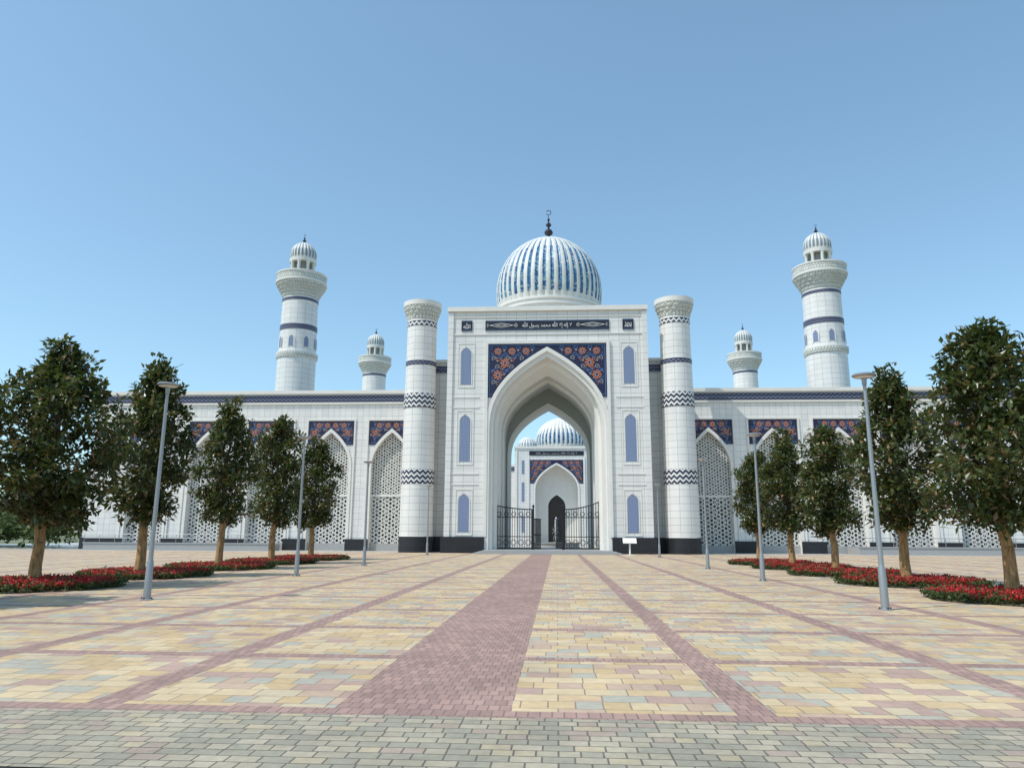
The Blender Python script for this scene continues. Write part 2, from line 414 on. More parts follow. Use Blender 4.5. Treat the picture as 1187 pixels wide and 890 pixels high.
def pointed_window(parent, cx, y, z0, z1, hw, name='window'):
    rise = hw*1.25; zs = z1-rise
    f = MB()
    O = full_arch(cx, hw*1.0, z0, zs, rise, 2.3, 8); I = full_arch(cx, hw*0.88, z0+hw*0.12, zs, rise*0.88, 2.3, 8)
    x0, x1 = cx-hw*1.4, cx+hw*1.4
    f.box(x0, x0+hw*0.12, y-0.04, y+0.05, z0-0.25, z1+0.35, 'trim'); f.box(x1-hw*0.12, x1, y-0.04, y+0.05, z0-0.25, z1+0.35, 'trim')
    f.box(x0+hw*0.12, x1-hw*0.12, y-0.04, y+0.05, z1+0.26, z1+0.35, 'trim'); f.box(x0+hw*0.12, x1-hw*0.12, y-0.05, y+0.05, z0-0.25, z0-0.15, 'trim')
    loft(f, O, y-0.06, I, y-0.04, 'trim')
    loft(f, O, y-0.005, O, y-0.06, 'trim')
    w = MB(); fill_arch(w, full_arch(cx, hw*0.9, z0+hw*0.10, zs, rise*0.9, 2.3, 8), y-0.03, 'blue_lat')
    o = w.build(name, parent); f.build('window_frame', o); return o

def arabic_text(body, cx, y, zc, width, height, mat):
    cu = bpy.data.curves.new('t', 'FONT'); cu.body = body; cu.align_x = 'CENTER'; cu.align_y = 'CENTER'; cu.offset = 0.003
    ob = bpy.data.objects.new('t', cu); COL.objects.link(ob)
    bpy.context.view_layer.update()
    dg = bpy.context.evaluated_depsgraph_get(); me = bpy.data.meshes.new_from_object(ob.evaluated_get(dg))
    bpy.data.objects.remove(ob)
    V = [v.co.copy() for v in me.vertices]; F = [tuple(p.vertices) for p in me.polygons]; bpy.data.meshes.remove(me)
    if not V: return None
    xs = [v.x for v in V]; ys = [v.y for v in V]; sx = width/(max(xs)-min(xs)); sz = height/(max(ys)-min(ys))
    mx, my = (max(xs)+min(xs))/2, (max(ys)+min(ys))/2
    mb = MB()
    for fc in F: mb.face([((V[i].x-mx)*sx+cx, y, (V[i].y-my)*sz+zc) for i in fc], mat)
    return mb

# ------------------------------------------------------------------ setting
def sheet(name, x0, x1, y0, y1, z, mat, label=None):
    m = MB(); m.face([(x0,y0,z),(x1,y0,z),(x1,y1,z),(x0,y1,z)], mat); o = m.build(name); o['kind'] = 'structure'
    return o
sheet('ground', -3000, 3000, -800, 5000, -0.012, 'ground')
sheet('plaza_pavement', -75, 75, 7.0, 66.0, 0.0, 'pave')
sheet('pavement', -75, 75, 5.33, 6.996, 0.0, 'gpave')
sheet('road', -75, 75, -14, 5.325, -0.006, 'asphalt')
sheet('courtyard_pavement', -75, 75, 66.004, 190, -0.002, 'court')

# ------------------------------------------------------------------ main gate building
C = -0.8; Y0 = 66.0; YB = 78.0; HW = 9.25; TOP = 22.5
gate = thing('mosque_gate', (C, Y0, 0), 'white marble mosque gate with blue tiled pointed arch and ribbed dome', 'mosque gate')
G = lambda mb, name, par=None, label=None: mb.build(name, par or gate, (0,0,0), label)
w = MB()
Aout = full_arch(0, 5.5, 0, 10.8, 7.7); Ain = full_arch(0, 4.35, 0, 10.6, 5.8); Aback = full_arch(0, 4.0, 0, 9.4, 5.2)
wall_arch(w, -HW, HW, 0, TOP, Aout, 0.0, 'marble')
for sx in (-1, 1):
    x = sx*HW; p = [(x,0,0),(x,12,0),(x,12,TOP),(x,0,TOP)]
    w.face(p if sx > 0 else p[::-1], 'marble')
wall_arch(w, -HW, HW, 0, TOP, Aback, 12.0, 'marble')
w.face([(-HW,0,TOP),(HW,0,TOP),(HW,12,TOP),(-HW,12,TOP)], 'roof')
G(w, 'wall')
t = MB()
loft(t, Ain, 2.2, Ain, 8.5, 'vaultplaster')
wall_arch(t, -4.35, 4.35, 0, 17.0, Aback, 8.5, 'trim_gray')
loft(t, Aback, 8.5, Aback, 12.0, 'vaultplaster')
Ar = full_arch(0, 4.22, 0, 10.6, 5.5); loft(t, Ar, 3.6, Ar, 4.3, 'trim'); loft(t, Ain, 3.6, Ar, 3.6, 'trim'); loft(t, Ar, 4.3, Ain, 4.3, 'trim')
Ab2 = full_arch(0, 4.18, 0, 9.4, 5.45)
loft(t, Ab2, 8.40, Aback, 8.40, 'trim'); loft(t, Ab2, 8.499, Ab2, 8.40, 'trim')
G(t, 'vault')
m = MB()
steps = [(5.62, 7.85, -0.001), (5.62, 7.85, -0.14), (5.28, 7.45, -0.14), (5.22, 7.35, 0.10), (4.95, 6.95, 0.10), (4.85, 6.8, 0.9), (4.62, 6.4, 1.0), (4.35, 5.8, 2.2)]
prev = None
for hw, rs, yy in steps:
    A = full_arch(0, hw, 0, 10.8-(0.2 if yy > 2 else 0), rs)
    if prev: loft(m, prev[0], prev[1], A, yy, 'trim')
    prev = (A, yy)
G(m, 'arch_moulding')
sp = MB(); zlo, zhi, sxw = 13.9, 18.95, 5.45
ins = lambda x, z: abs(x) < sxw-0.20 and zlo+0.1 < z < zhi-0.20 and z > archz(x, 0, 5.62, 10.8, 7.85)+0.2
N = 60
for i in range(N):
    xa = -sxw+2*sxw*i/N; xb = -sxw+2*sxw*(i+1)/N
    za = max(zlo, archz(xa, 0, 5.6, 10.8, 7.8)); zb = max(zlo, archz(xb, 0, 5.6, 10.8, 7.8))
    sp.face([(xa,-0.06,za),(xb,-0.06,zb),(xb,-0.06,zhi),(xa,-0.06,zhi)], 'navy')
arabesque(sp, ins, -sxw, sxw, zlo, zhi, -0.062, 1.3, 3, 0, 0.05)
for sx in (-1, 1):
    sp.box(sx*(sxw-0.16), sx*(sxw-0.10), -0.068, -0.062, zlo, zhi-0.1, 'cyan')
sp.box(-sxw+0.16, sxw-0.16, -0.068, -0.062, zhi-0.16, zhi-0.10, 'cyan')
G(sp, 'spandrel_panel')
fr = MB()
for sx in (-1, 1):
    fr.box(sx*5.46, sx*5.75, -0.20, 0.02, 1.4, 19.25, 'trim')
    fr.box(sx*8.75, sx*9.25, -0.12, 0.02, 1.4, TOP-0.46, 'marble')
    for z in (5.95, 6.9, 12.95, 13.9):
        fr.box(sx*6.25, sx*8.7, -0.05, 0.02, z, z+0.1, 'trim')
fr.box(-5.46, 5.46, -0.20, 0.02, 18.96, 19.25, 'trim')
fr.box(-9.33, 9.33, -0.24, 0.4, TOP-0.38, TOP+0.05, 'trim')
fr.box(-8.74, 8.74, -0.07, 0.02, 19.85, 19.97, 'trim')
fr.box(-8.74, 8.74, -0.07, 0.02, 21.55, 21.67, 'trim')
G(fr, 'facade_frame')
for sx in (-1, 1):
    pl = MB(); pl.box(sx*5.65, sx*9.5, -0.32, 0.6, 0, 1.4, 'plinth'); G(pl, 'plinth')
ib = MB(); ib.box(-5.75, 5.75, -0.10, 0.0, 20.28, 21.22, 'inkblue')
for z in (20.33, 21.14): ib.box(-5.65, 5.65, -0.108, -0.10, z, z+0.03, 'cyan')
for sx in (-1, 1):
    for cx_, hw_, hz in ((sx*4.25, 1.15, 0.22), (sx*2.9, 0.2, 0.2), (sx*5.53, 0.1, 0.2)):
        for k, (q, mt) in enumerate(((1, 'white'), (0.84, 'inkblue'), (0.55, 'cream'), (0.3, 'inkblue'))):
            yy = -0.112-0.003*k; n = 12
            pts = []
            for i in range(n):
                a = -1+2*i/n; pts.append((cx_+hw_*q*a, yy, 20.75-hz*q*(1-abs(a)**1.3)))
            for i in range(n):
                a = 1-2*i/n; pts.append((cx_+hw_*q*a, yy, 20.75+hz*q*(1-abs(a)**1.3)))
            ib.face(pts, mt)
insc = G(ib, 'inscription_panel')
allah = '\uFDF2'; muh = '\uFEAA\uFEE4\uFEA4\uFEE3'
words = ['\uFEFB', '\uFEEA\uFEDF\uFE87', '\uFEFB\uFE87', allah, muh, '\uFEDD\uFEEE\uFEB3\uFEAD', allah]
body = ' '.join(words[::-1])
tx = arabic_text(body, 0, -0.125, 20.75, 4.6, 0.66, 'white')
if tx: tx.build('lettering', insc)
for sx, wd in ((-1, allah), (1, muh)):
    sq = MB(); sq.box(sx*7.0, sx*8.0, -0.10, 0, 20.25, 21.25, 'inkblue')
    sq.box(sx*7.05, sx*7.95, -0.106, -0.10, 20.29, 20.33, 'cyan'); sq.box(sx*7.05, sx*7.95, -0.106, -0.10, 21.17, 21.21, 'cyan')
    o = G(sq, 'tile_panel'); tt = arabic_text(wd, sx*7.5, -0.115, 20.75, 0.66, 0.56, 'white')
    if tt: tt.build('lettering', o)
for sx in (-1, 1):
    for z0, z1 in ((1.75, 5.25), (8.0, 12.4), (15.1, 18.75)):
        pointed_window(gate, sx*7.5, 0.0, z0, z1, 0.56)
for sx in (-1, 1):
    g = MB(); g.box(sx*9.26, sx*12.0, 3.0, 6.0, 0, 17.9, 'marble', 'roof'); g.box(sx*9.26, sx*12.0, 2.93, 2.998, 16.9, 17.6, 'zigs')
    g.box(sx*9.26, sx*12.0, 2.8, 3.3, 17.902, 18.2, 'trim'); g.box(sx*9.6, sx*12.0, 2.75, 2.998, 0, 1.4, 'plinth')
    G(g, 'wing_wall')

def stal(r, z, a, z0, z1, n, amp):
    if z < z0 or z > z1: return r
    k = int((z-z0)/((z1-z0)/4.0)); return r+amp*math.cos(n*a+(pi if k % 2 else 0))
def tower(sx):
    b = MB(); x = sx*12.0; cy = 1.4
    prof = [(1.56,0,'plinth'),(1.56,1.4,'trim'),(1.53,1.42,'marble'),(1.50,6.05,'trim'),(1.53,6.06,'zig'),(1.53,7.4,'trim'),(1.49,7.42,'marble'),(1.46,13.05,'trim'),(1.50,13.06,'zig'),(1.50,14.42,'trim'),
            (1.46,14.44,'marble'),(1.42,17.1,'trim'),(1.45,17.11,'zigs'),(1.45,17.55,'trim'),(1.41,17.57,'marble'),(1.39,20.9,'trim'),(1.42,20.91,'zig'),(1.42,21.4,'trim'),(1.40,21.42,'marble')]
    prof += [(1.40, 21.7)]
    b.lathe(prof, 40, x, cy, 'marble', uref=1.5)
    o = G(b, 'tower')
    c = MB()
    cp = [(1.41,21.6),(1.50,21.9),(1.52,22.15),(1.62,22.2),(1.64,22.5),(1.74,22.55),(1.76,22.85),(1.82,22.9,'trim'),(1.84,23.35,'trim'),(1.76,23.36),(1.76,23.2),(0,23.2)]
    c.lathe(cp, 96, x, cy, 'carved', lambda r, z, a: stal(r, z, a, 21.8, 22.88, 16, 0.03), smooth=False)
    c.build('capital', o)
tower(-1); tower(1)

# ribbed domes
def ribbed_dome(mb, cx, cy, R, z0, zmax, ztop, ribs, amp, blue='turq', per=8, bl=(0.04, 0.5, 0.8)):
    nz = 28; seg = ribs*per; rings = []
    for i in range(nz+1):
        t = i/nz; z = z0+(ztop-z0)*(math.sin(t*pi/2)**0.9 if t > 0 else 0)
        if z < zmax: r = R*(1-0.045*((zmax-z)/(zmax-z0))**2)
        else:
            q = (z-zmax)/(ztop-zmax); r = R*max(0, 1-q**2.15)**0.56
        ring = []
        for k in range(seg):
            a = 2*pi*k/seg; ph = abs(math.cos(a*ribs/2.0)); fl = (1-t**3)
            rr = r*(1-amp*(1-ph**0.7)*fl) if r > 0.05 else r
            ring.append((cx+rr*math.cos(a), cy+rr*math.sin(a), z))
        rings.append(ring)
    for i in range(nz):
        tz = (rings[i][0][2]-z0)/(ztop-z0)
        for k in range(seg):
            j = (k+1) % seg; kk = (k+0.5) % per
            wd = per*0.30
            if tz > bl[1]: wd *= max(0, 1-(tz-bl[1])/(bl[2]-bl[1])*0.7)
            groove = abs(kk-per/2.0) < wd
            m_ = (blue if tz < bl[2] else 'groove') if (groove and tz > bl[0] and tz < 0.97) else 'dome'
            if i == nz-1: mb.face([rings[i][k], rings[i][j], (cx, cy, ztop)], m_, None, True)
            else: mb.face([rings[i][k], rings[i][j], rings[i+1][j], rings[i+1][k]], m_, None, True)
def finial(mb, cx, cy, z, h, s):
    mb.lathe([(0.30*s,z-0.15),(0.34*s,z+0.02*h),(0.12*s,z+0.10*h),(0.10*s,z+0.16*h),(0.36*s,z+0.24*h),(0.40*s,z+0.30*h),(0.30*s,z+0.38*h),(0.09*s,z+0.44*h),(0.08*s,z+0.50*h),(0.24*s,z+0.56*h),(0.24*s,z+0.61*h),(0.07*s,z+0.68*h),(0.06*s,z+0.74*h),(0.13*s,z+0.79*h),(0.05*s,z+0.84*h),(0.0,z+h)], 14, cx, cy, 'finial')
    pts = []
    for i in range(9):
        a = rad(-60+300*i/8-90); pts.append((cx+math.cos(a)*0.22*s, cy, z+h*1.0+0.16*s+math.sin(a)*0.22*s))
    for i in range(8): mb.tube(pts[i], pts[i+1], 0.035*s, 0.035*s, 'finial', 5)
d = MB(); ribbed_dome(d, 0.15, 6.0, 5.4, 23.9, 25.7, 31.75, 44, 0.028)
od = G(d, 'dome')
dr = MB(); dr.lathe([(5.1,22.4,'marble_small'),(5.1,23.1,'trim'),(5.4,23.2),(5.4,23.4),(5.22,23.45),(5.22,23.65),(5.40,23.7),(5.40,23.9),(5.0,23.91)], 64, 0.15, 6.0, 'trim'); dr.build('drum', od)
fi = MB(); finial(fi, 0.15, 6.0, 31.65, 2.9, 1.15); fi.build('finial', od)

st = MB()
for i in range(3): st.box(-6.2+0.35*i, 6.2-0.35*i, -3.6+0.35*i, -0.33, 0.10*i+0.002, 0.10*(i+1), 'granite')
st.box(-5.4, 5.4, -0.329, 12.0, 0.0, 0.296, 'granite')
G(st, 'entrance_steps')

# iron gates
def gate_leaf(x0, x1, ztop, bulge):
    b = MB(); y = 0
    for x in (x0, x1): b.box(x-0.06, x+0.06, -0.045, 0.045, 0.3, ztop+(bulge if x == x0 else 0), 'iron')
    n = 15
    f = lambda x: ztop+bulge*((x1-x)/(x1-x0))**2
    for i in range(1, n):
        x = x0+(x1-x0)*i/n; b.box(x-0.024, x+0.024, -0.02, 0.02, 0.42, f(x), 'iron')
    for z, h in ((0.35, 0.12), (1.4, 0.07), (3.1, 0.07)): b.box(min(x0,x1), max(x0,x1), -0.03, 0.03, z, z+h, 'iron')
    for i in range(10):
        a, c = x0+(x1-x0)*i/10, x0+(x1-x0)*(i+1)/10; b.tube((a,0,f(a)), (c,0,f(c)), 0.05, 0.05, 'iron', 6)
    k = 5
    for i in range(k):
        cx_ = x0+(x1-x0)*(i+0.5)/k
        for cz, R_ in ((0.92, 0.24), (3.42, 0.2)):
            for q in range(10):
                a, c = 2*pi*q/10, 2*pi*(q+1)/10
                b.tube((cx_+R_*math.cos(a),0,cz+R_*math.sin(a)), (cx_+R_*math.cos(c),0,cz+R_*math.sin(c)), 0.03, 0.03, 'iron', 5)
    return b
ig = thing('iron_gate', (C, Y0+1.2, 0), 'black wrought iron double gate standing open under the arch', 'gate')
gate_leaf(-4.75, -1.45, 3.85, 0.35).build('gate_leaf', ig); gate_leaf(4.75, 1.45, 3.85, 0.75).build('gate_leaf', ig)
for sx in (-1, 1):
    b = MB(); b.box(sx*1.32-0.08, sx*1.32+0.08, -0.07, 0.07, 0.3, 4.0, 'iron'); b.lathe([(0.0,4.0),(0.1,4.05),(0.12,4.15),(0,4.3)], 10, sx*1.32, 0, 'iron'); b.build('gate_post', ig)
    b = MB()
    for i in range(8):
        q = 0.1+i*0.2; b.box(sx*(1.23-0.35*q)-0.03, sx*(1.23-0.35*q)+0.03, q, q+0.05, 0.4, 3.0, 'iron')
    for z in (0.4, 1.6, 3.0): b.tube((sx*1.23,0.05,z), (sx*0.68,1.6,z), 0.05, 0.05, 'iron', 6)
    b.build('gate_leaf', ig)

# ------------------------------------------------------------------ arcade walls
BAYS = [15.6+6.18*i for i in range(5)]
bay_mesh = {}
def bay_parts():
    a = MB()
    Au = full_arch(0, 1.95, 5.4, 8.0, 3.55, 2.3, 10); fill_arch(a, Au, 0.45, 'lat')
    a.face([(-1.95,0.45,0.7),(1.95,0.45,0.7),(1.95,0.45,5.2),(-1.95,0.45,5.2)], 'lat2')
    a.box(-1.95, 1.95, 0.38, 0.52, 5.2, 5.4, 'trim')
    a.box(-1.95, 1.95, 0.36, 0.54, 0.0, 0.7, 'granite')
    for x in (-1.92, 1.92): a.box(x-0.03, x+0.03, 0.39, 0.51, 0.7, 5.2, 'trim')
    bay_mesh['lattice_screen'] = a.mesh('lattice_screen')
    b = MB(); A1 = full_arch(0, 2.22, 0, 8.0, 3.95, 2.3, 10); A0 = full_arch(0, 1.95, 0, 8.0, 3.55, 2.3, 10)
    loft(b, A1, -0.002, A1, -0.10, 'trim'); loft(b, A1, -0.10, A0, -0.10, 'trim'); loft(b, A0, -0.10, A0, 0.6, 'trim')
    for sx in (-1, 1): b.box(sx*2.35, sx*2.5, -0.12, 0.0, 1.1, 12.9, 'trim')
    b.box(-2.35, 2.35, -0.12, 0.0, 12.75, 12.9, 'trim')
    bay_mesh['arch_moulding'] = b.mesh('arch_moulding')
    c = MB(); zl, zh, hw = 10.3, 12.7, 2.3; N = 28
    az = lambda x: archz(x, 0, 2.22, 8.0, 3.95, 2.3)
    for i in range(N):
        xa = -hw+2*hw*i/N; xb = -hw+2*hw*(i+1)/N
        c.face([(xa,-0.05,max(zl, az(xa))),(xb,-0.05,max(zl, az(xb))),(xb,-0.05,zh),(xa,-0.05,zh)], 'navy')
    arabesque(c, lambda x, z: abs(x) < hw-0.1 and zl+0.08 < z < zh-0.1 and z > az(x)+0.1, -hw, hw, zl, zh, -0.052, 0.85, 5, 0, 0.04)
    bay_mesh['spandrel_panel'] = c.mesh('spandrel_panel')
bay_parts()
for sx in (-1, 1):
    aw = thing('arcade_wall', (C, 72.0, 0), 'white marble arcade wall with pierced stone screens and navy tile cornice', 'wall', 'arcade walls beside the gate')
    wl = MB(); xe = 46.5
    xs = [9.3]+[(BAYS[i]+BAYS[i+1])/2 for i in range(4)]+[xe]
    for i, bx in enumerate(BAYS):
        A = full_arch(sx*bx, 1.95, 0, 8.0, 3.55, 2.3, 10); x0, x1 = sorted((sx*xs[i], sx*xs[i+1]))
        wall_arch(wl, x0, x1, 0, 15.5, A, 0.0, 'marble_small')
    e = sx*xe
    wl.face([(e,0,0),(e,5,0),(e,5,15.5),(e,0,15.5)], 'marble_small')
    wl.face([(sx*9.3,0,15.5),(e,0,15.5),(e,5,15.5),(sx*9.3,5,15.5)], 'roof')
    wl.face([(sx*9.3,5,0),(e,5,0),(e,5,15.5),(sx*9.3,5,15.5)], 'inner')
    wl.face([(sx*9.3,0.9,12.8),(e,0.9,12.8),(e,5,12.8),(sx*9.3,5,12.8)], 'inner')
    wl.build('wall', aw)
    co = MB(); co.box(sx*9.3, sx*(xe+0.2), -0.3, 0.3, 15.48, 15.82, 'trim'); co.box(sx*9.3, sx*(xe+0.1), -0.12, 0.0, 14.66, 15.36, 'zigs'); co.box(sx*9.3, sx*(xe+0.1), -0.16, 0.0, 14.42, 14.6, 'trim'); co.box(sx*9.3, sx*(xe+0.1), -0.2, 0.0, 15.37, 15.47, 'trim')
    co.build('cornice', aw)
    p = MB()
    for i in range(len(BAYS)):
        a_ = (BAYS[i-1]+1.96) if i else 9.6; b_ = BAYS[i]-1.96; p.box(sx*a_, sx*b_, -0.22, 0.1, 0, 1.1, 'plinth')
    p.box(sx*(BAYS[-1]+1.96), sx*(xe+0.1), -0.22, 0.1, 0, 1.1, 'plinth'); p.build('plinth', aw)
    for bx in BAYS:
        for nm, me in bay_mesh.items(): add(nm, me, aw, (sx*bx, 0, 0))

for sx in (-1, 1):
    tr = thing('ramp_wall', (sx*36.0, 68.8, 0), 'low grey granite ramp wall with thin steel handrail', 'ramp', 'ramps along the arcade')
    b = MB()
    b.box(-9, 9, 0.01, 2.9, 0, 0.6, 'granite'); b.box(-9.05, 9.05, -0.05, 0.28, 0.602, 0.7, 'granite'); b.build('wall', tr)
    r = MB()
    for i in range(13): r.tube((-9+1.5*i,0.1,0.7), (-9+1.5*i,0.1,1.45), 0.025, 0.025, 'metal', 6)
    r.tube((-9,0.1,1.45), (9,0.1,1.45), 0.03, 0.03, 'metal', 6); r.tube((-9,0.1,1.1), (9,0.1,1.1), 0.02, 0.02, 'metal', 6); r.build('handrail', tr)

# ------------------------------------------------------------------ minarets
mn = thing('minaret', (-31.8, 86, 0), 'round white minaret with carved balcony and small ribbed dome', 'minaret', 'minarets of the mosque')
b = MB()
b.lathe([(2.5,0,'plinth'),(2.5,1.2,'marble'),(2.40,1.25,'marble'),(2.30,22.4,'trim'),(2.45,22.5,'carved'),(2.50,23.0,'trim'),(2.50,23.15,'trim'),(2.24,23.2,'marble'),(2.20,25.9,'trim'),(2.25,25.92,'zigs'),(2.25,26.6,'trim'),(2.19,26.65,'marble'),(2.15,29.6,'trim'),(2.2,29.62,'zigs'),(2.2,30.0,'trim'),(2.15,30.05,'marble'),(2.15,30.4)], 48, 0, 0, 'marble', uref=2.3)
sh = b.build('shaft', mn)
b = MB()
bp = [(2.17,30.2),(2.28,30.45),(2.30,30.75),(2.46,30.8),(2.50,31.15),(2.68,31.2),(2.74,31.55),(2.92,31.6),(2.98,31.95),(3.10,32.0,'trim'),(3.12,32.25),(3.02,32.3),(3.02,33.05,'trim'),(3.10,33.1,'trim'),(3.10,33.25),(2.95,33.26),(2.95,32.3),(0,32.3)]
b.lathe(bp, 120, 0, 0, 'carved', lambda r, z, a: stal(r, z, a, 30.5, 31.98, 20, 0.04), smooth=False); b.build('balcony', mn)
b = MB()
for i in range(8):
    a = 2*pi*i/8
    b.lathe([(0.24,32.3),(0.19,32.5),(0.19,34.6),(0.27,34.95)], 8, 1.38*math.cos(a), 1.38*math.sin(a), 'trim')
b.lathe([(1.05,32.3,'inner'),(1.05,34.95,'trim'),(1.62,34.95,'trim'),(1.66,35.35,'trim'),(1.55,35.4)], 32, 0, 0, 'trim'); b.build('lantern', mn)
b = MB(); ribbed_dome(b, 0, 0, 1.62, 35.4, 36.0, 37.75, 22, 0.07, 'groove', 6, (0.04, 0.3, 0.9)); dm = b.build('dome', mn)
b = MB(); finial(b, 0, 0, 37.7, 1.0, 0.62); b.build('finial', dm)
for i in range(8):
    a = 2*pi*(i+0.5)/8-pi/2+pi/8; win = MB()
    fill_arch(win, full_arch(0, 0.30, 23.75, 24.6, 0.5, 2.2, 6), 0, 'blue_lat')
    loft(win, full_arch(0, 0.42, 23.65, 24.6, 0.65, 2.2, 6), -0.03, full_arch(0, 0.30, 23.75, 24.6, 0.5, 2.2, 6), -0.03, 'trim')
    o = win.build('window', sh, (2.27*math.cos(a), 2.27*math.sin(a), 0)); o.rotation_euler = (0, 0, a+pi/2)
copy_thing(mn, (31.8, 86, 0)); copy_thing(mn, (-32.8, 128, 0), 0.2, (0.96, 0.96, 0.99)); copy_thing(mn, (33.2, 128, 0), 0.2, (0.96, 0.96, 0.99))

# ------------------------------------------------------------------ prayer hall seen through the arch
ph = thing('mosque', (0.0, 135, 0), 'white mosque hall with tiled portal and ribbed domes across the courtyard', 'mosque')
b = MB(); A = full_arch(0, 3.9, 0, 9.2, 5.0); wall_arch(b, -7.7, 7.7, 0, 17.5, A, 0, 'marble_small')
b.face([(-7.7,0,17.5),(7.7,0,17.5),(7.7,9,17.5),(-7.7,9,17.5)], 'roof')
for sx in (-1, 1):
    b.face([(sx*7.7,0,0),(sx*7.7,9,0),(sx*7.7,9,17.5),(sx*7.7,0,17.5)], 'marble_small'); b.box(sx*7.71, sx*42, 3, 10, 0, 14.5, 'marble_small')
    b.box(sx*7.72, sx*42, 2.9, 2.998, 13.3, 14.1, 'zigs')
    b.box(sx*7.4, sx*7.2, -0.15, 0, 0, 17.1, 'trim'); b.box(sx*5.0, sx*5.2, -0.15, 0, 0, 15.6, 'trim')
    b.box(sx*5.9, sx*6.4, -0.04, 0, 2, 5, 'blue_lat'); b.box(sx*5.9, sx*6.4, -0.04, 0, 7.5, 11, 'blue_lat'); b.box(sx*5.9, sx*6.4, -0.04, 0, 12.5, 15, 'blue_lat')
b.box(-7.8, 7.8, -0.2, 0.2, 17.2, 17.6, 'trim'); wallo = b.build('wall', ph)
b = MB(); loft(b, A, -0.1, A, 3.0, 'trim'); loft(b, full_arch(0, 4.2, 0, 9.2, 5.35), -0.1, A, -0.1, 'trim')
D = full_arch(0, 1.6, 0, 6.6, 2.3); wall_arch(b, -3.9, 3.9, 0, 14.5, D, 3.0, 'trim'); b.build('niche', ph)
b = MB(); fill_arch(b, D, 3.3, 'door'); b.build('door', ph)
b = MB(); N = 30
for i in range(N):
    xa = -4.85+9.7*i/N; xb = -4.85+9.7*(i+1)/N; zz = lambda x: max(10.8, archz(x, 0, 4.2, 9.2, 5.35))
    b.face([(xa,-0.05,zz(xa)),(xb,-0.05,zz(xb)),(xb,-0.05,15.1),(xa,-0.05,15.1)], 'navy')
arabesque(b, lambda x, z: abs(x) < 4.7 and 10.9 < z < 15 and z > archz(x, 0, 4.2, 9.2, 5.35)+0.15, -4.85, 4.85, 10.8, 15.1, -0.06, 1.1, 4, 0, 0.06); b.build('spandrel_panel', ph)
b = MB(); b.box(-5, 5, -0.08, 0, 15.9, 16.7, 'inkblue')
ip = b.build('inscription_panel', ph)
t2 = arabic_text(body, 0, -0.10, 16.3, 7.6, 0.6, 'cream')
if t2: t2.build('lettering', ip)
b = MB(); ribbed_dome(b, 1.0, 15, 5.3, 18.9, 20.2, 25.2, 36, 0.05, 'turq', 8, (0.04, 0.25, 0.5)); b.lathe([(5.0,13.4,'marble_small'),(5.0,18.3,'trim'),(5.3,18.4),(5.3,18.8),(4.8,18.9)], 48, 1.0, 15, 'trim'); b.build('dome', ph)
for x in (-5.8, 8.0):
    b = MB(); ribbed_dome(b, x, 10, 2.1, 17.4, 18.1, 20.6, 20, 0.06, 'groove', 6); b.lathe([(2.0,13,'marble_small'),(2.0,17.2,'trim'),(2.15,17.4)], 24, x, 10, 'trim'); b.build('dome', ph)

# fountain
fo = thing('fountain', (-0.1, 98, 0), 'round stone fountain with tall white water jet in the courtyard', 'fountain')
b = MB(); b.lathe([(3.0,0),(3.0,0.5),(3.15,0.55),(3.15,0.65),(2.85,0.65),(2.85,0.35),(0,0.35)], 40, 0, 0, 'granite'); b.build('basin', fo)
b = MB(); rj = random.Random(8)
b.lathe([(0.08,0.4),(0.10,1.2),(0.13,2.2),(0.17,3.0),(0.14,3.5),(0.06,3.8),(0,3.95)], 12, 0, 0, 'water', lambda r, z, a: r*(1+0.3*math.sin(5*a+z*3)))
for i in range(120):
    a = rj.random()*2*pi; R_ = 0.12+0.38*rj.random(); z = 0.5+3.1*rj.random()*(1-R_*0.9); s_ = rj.uniform(0.015, 0.035)
    x, y = R_*math.cos(a), R_*math.sin(a); b.tube((x,y,z), (x,y,z+s_*3), s_, s_*0.4, 'water', 4)
b.build('water_jet', fo)

# ------------------------------------------------------------------ street lamps
lp = thing('street_lamp', (-10, 18, 0), 'slim grey steel lamp post with flat disc head on the plaza', 'street lamp', 'lamps along the plaza')
b = MB(); b.lathe([(0.16,0),(0.16,0.02),(0.09,0.04),(0.08,0.9),(0.062,0.95),(0.058,1.0),(0.038,5.05),(0.038,5.1)], 16, 0, 0, 'metal')
for i in range(4): b.lathe([(0.018,0.02),(0.018,0.06),(0,0.06)], 6, 0.125*math.cos(i*pi/2), 0.125*math.sin(i*pi/2), 'iron')
b.build('post', lp)
b = MB(); b.lathe([(0.038,5.08),(0.055,5.14),(0.055,5.24),(0.09,5.28),(0.23,5.31),(0.265,5.335),(0.265,5.355),(0.23,5.38),(0.10,5.40),(0,5.405)], 32, 0, 0, 'metal'); hd = b.build('lamp_head', lp)
b = MB(); b.lathe([(0.095,5.275),(0.225,5.302)], 32, 0, 0, 'lens'); b.build('lamp_glass', hd)
for x, y in ((-10, 28.5), (-10, 38.6), (-10.1, 58), (7.3, 17.5), (7.45, 28), (7.35, 37.4), (7.6, 56.5)): copy_thing(lp, (x, y, 0), random.random())

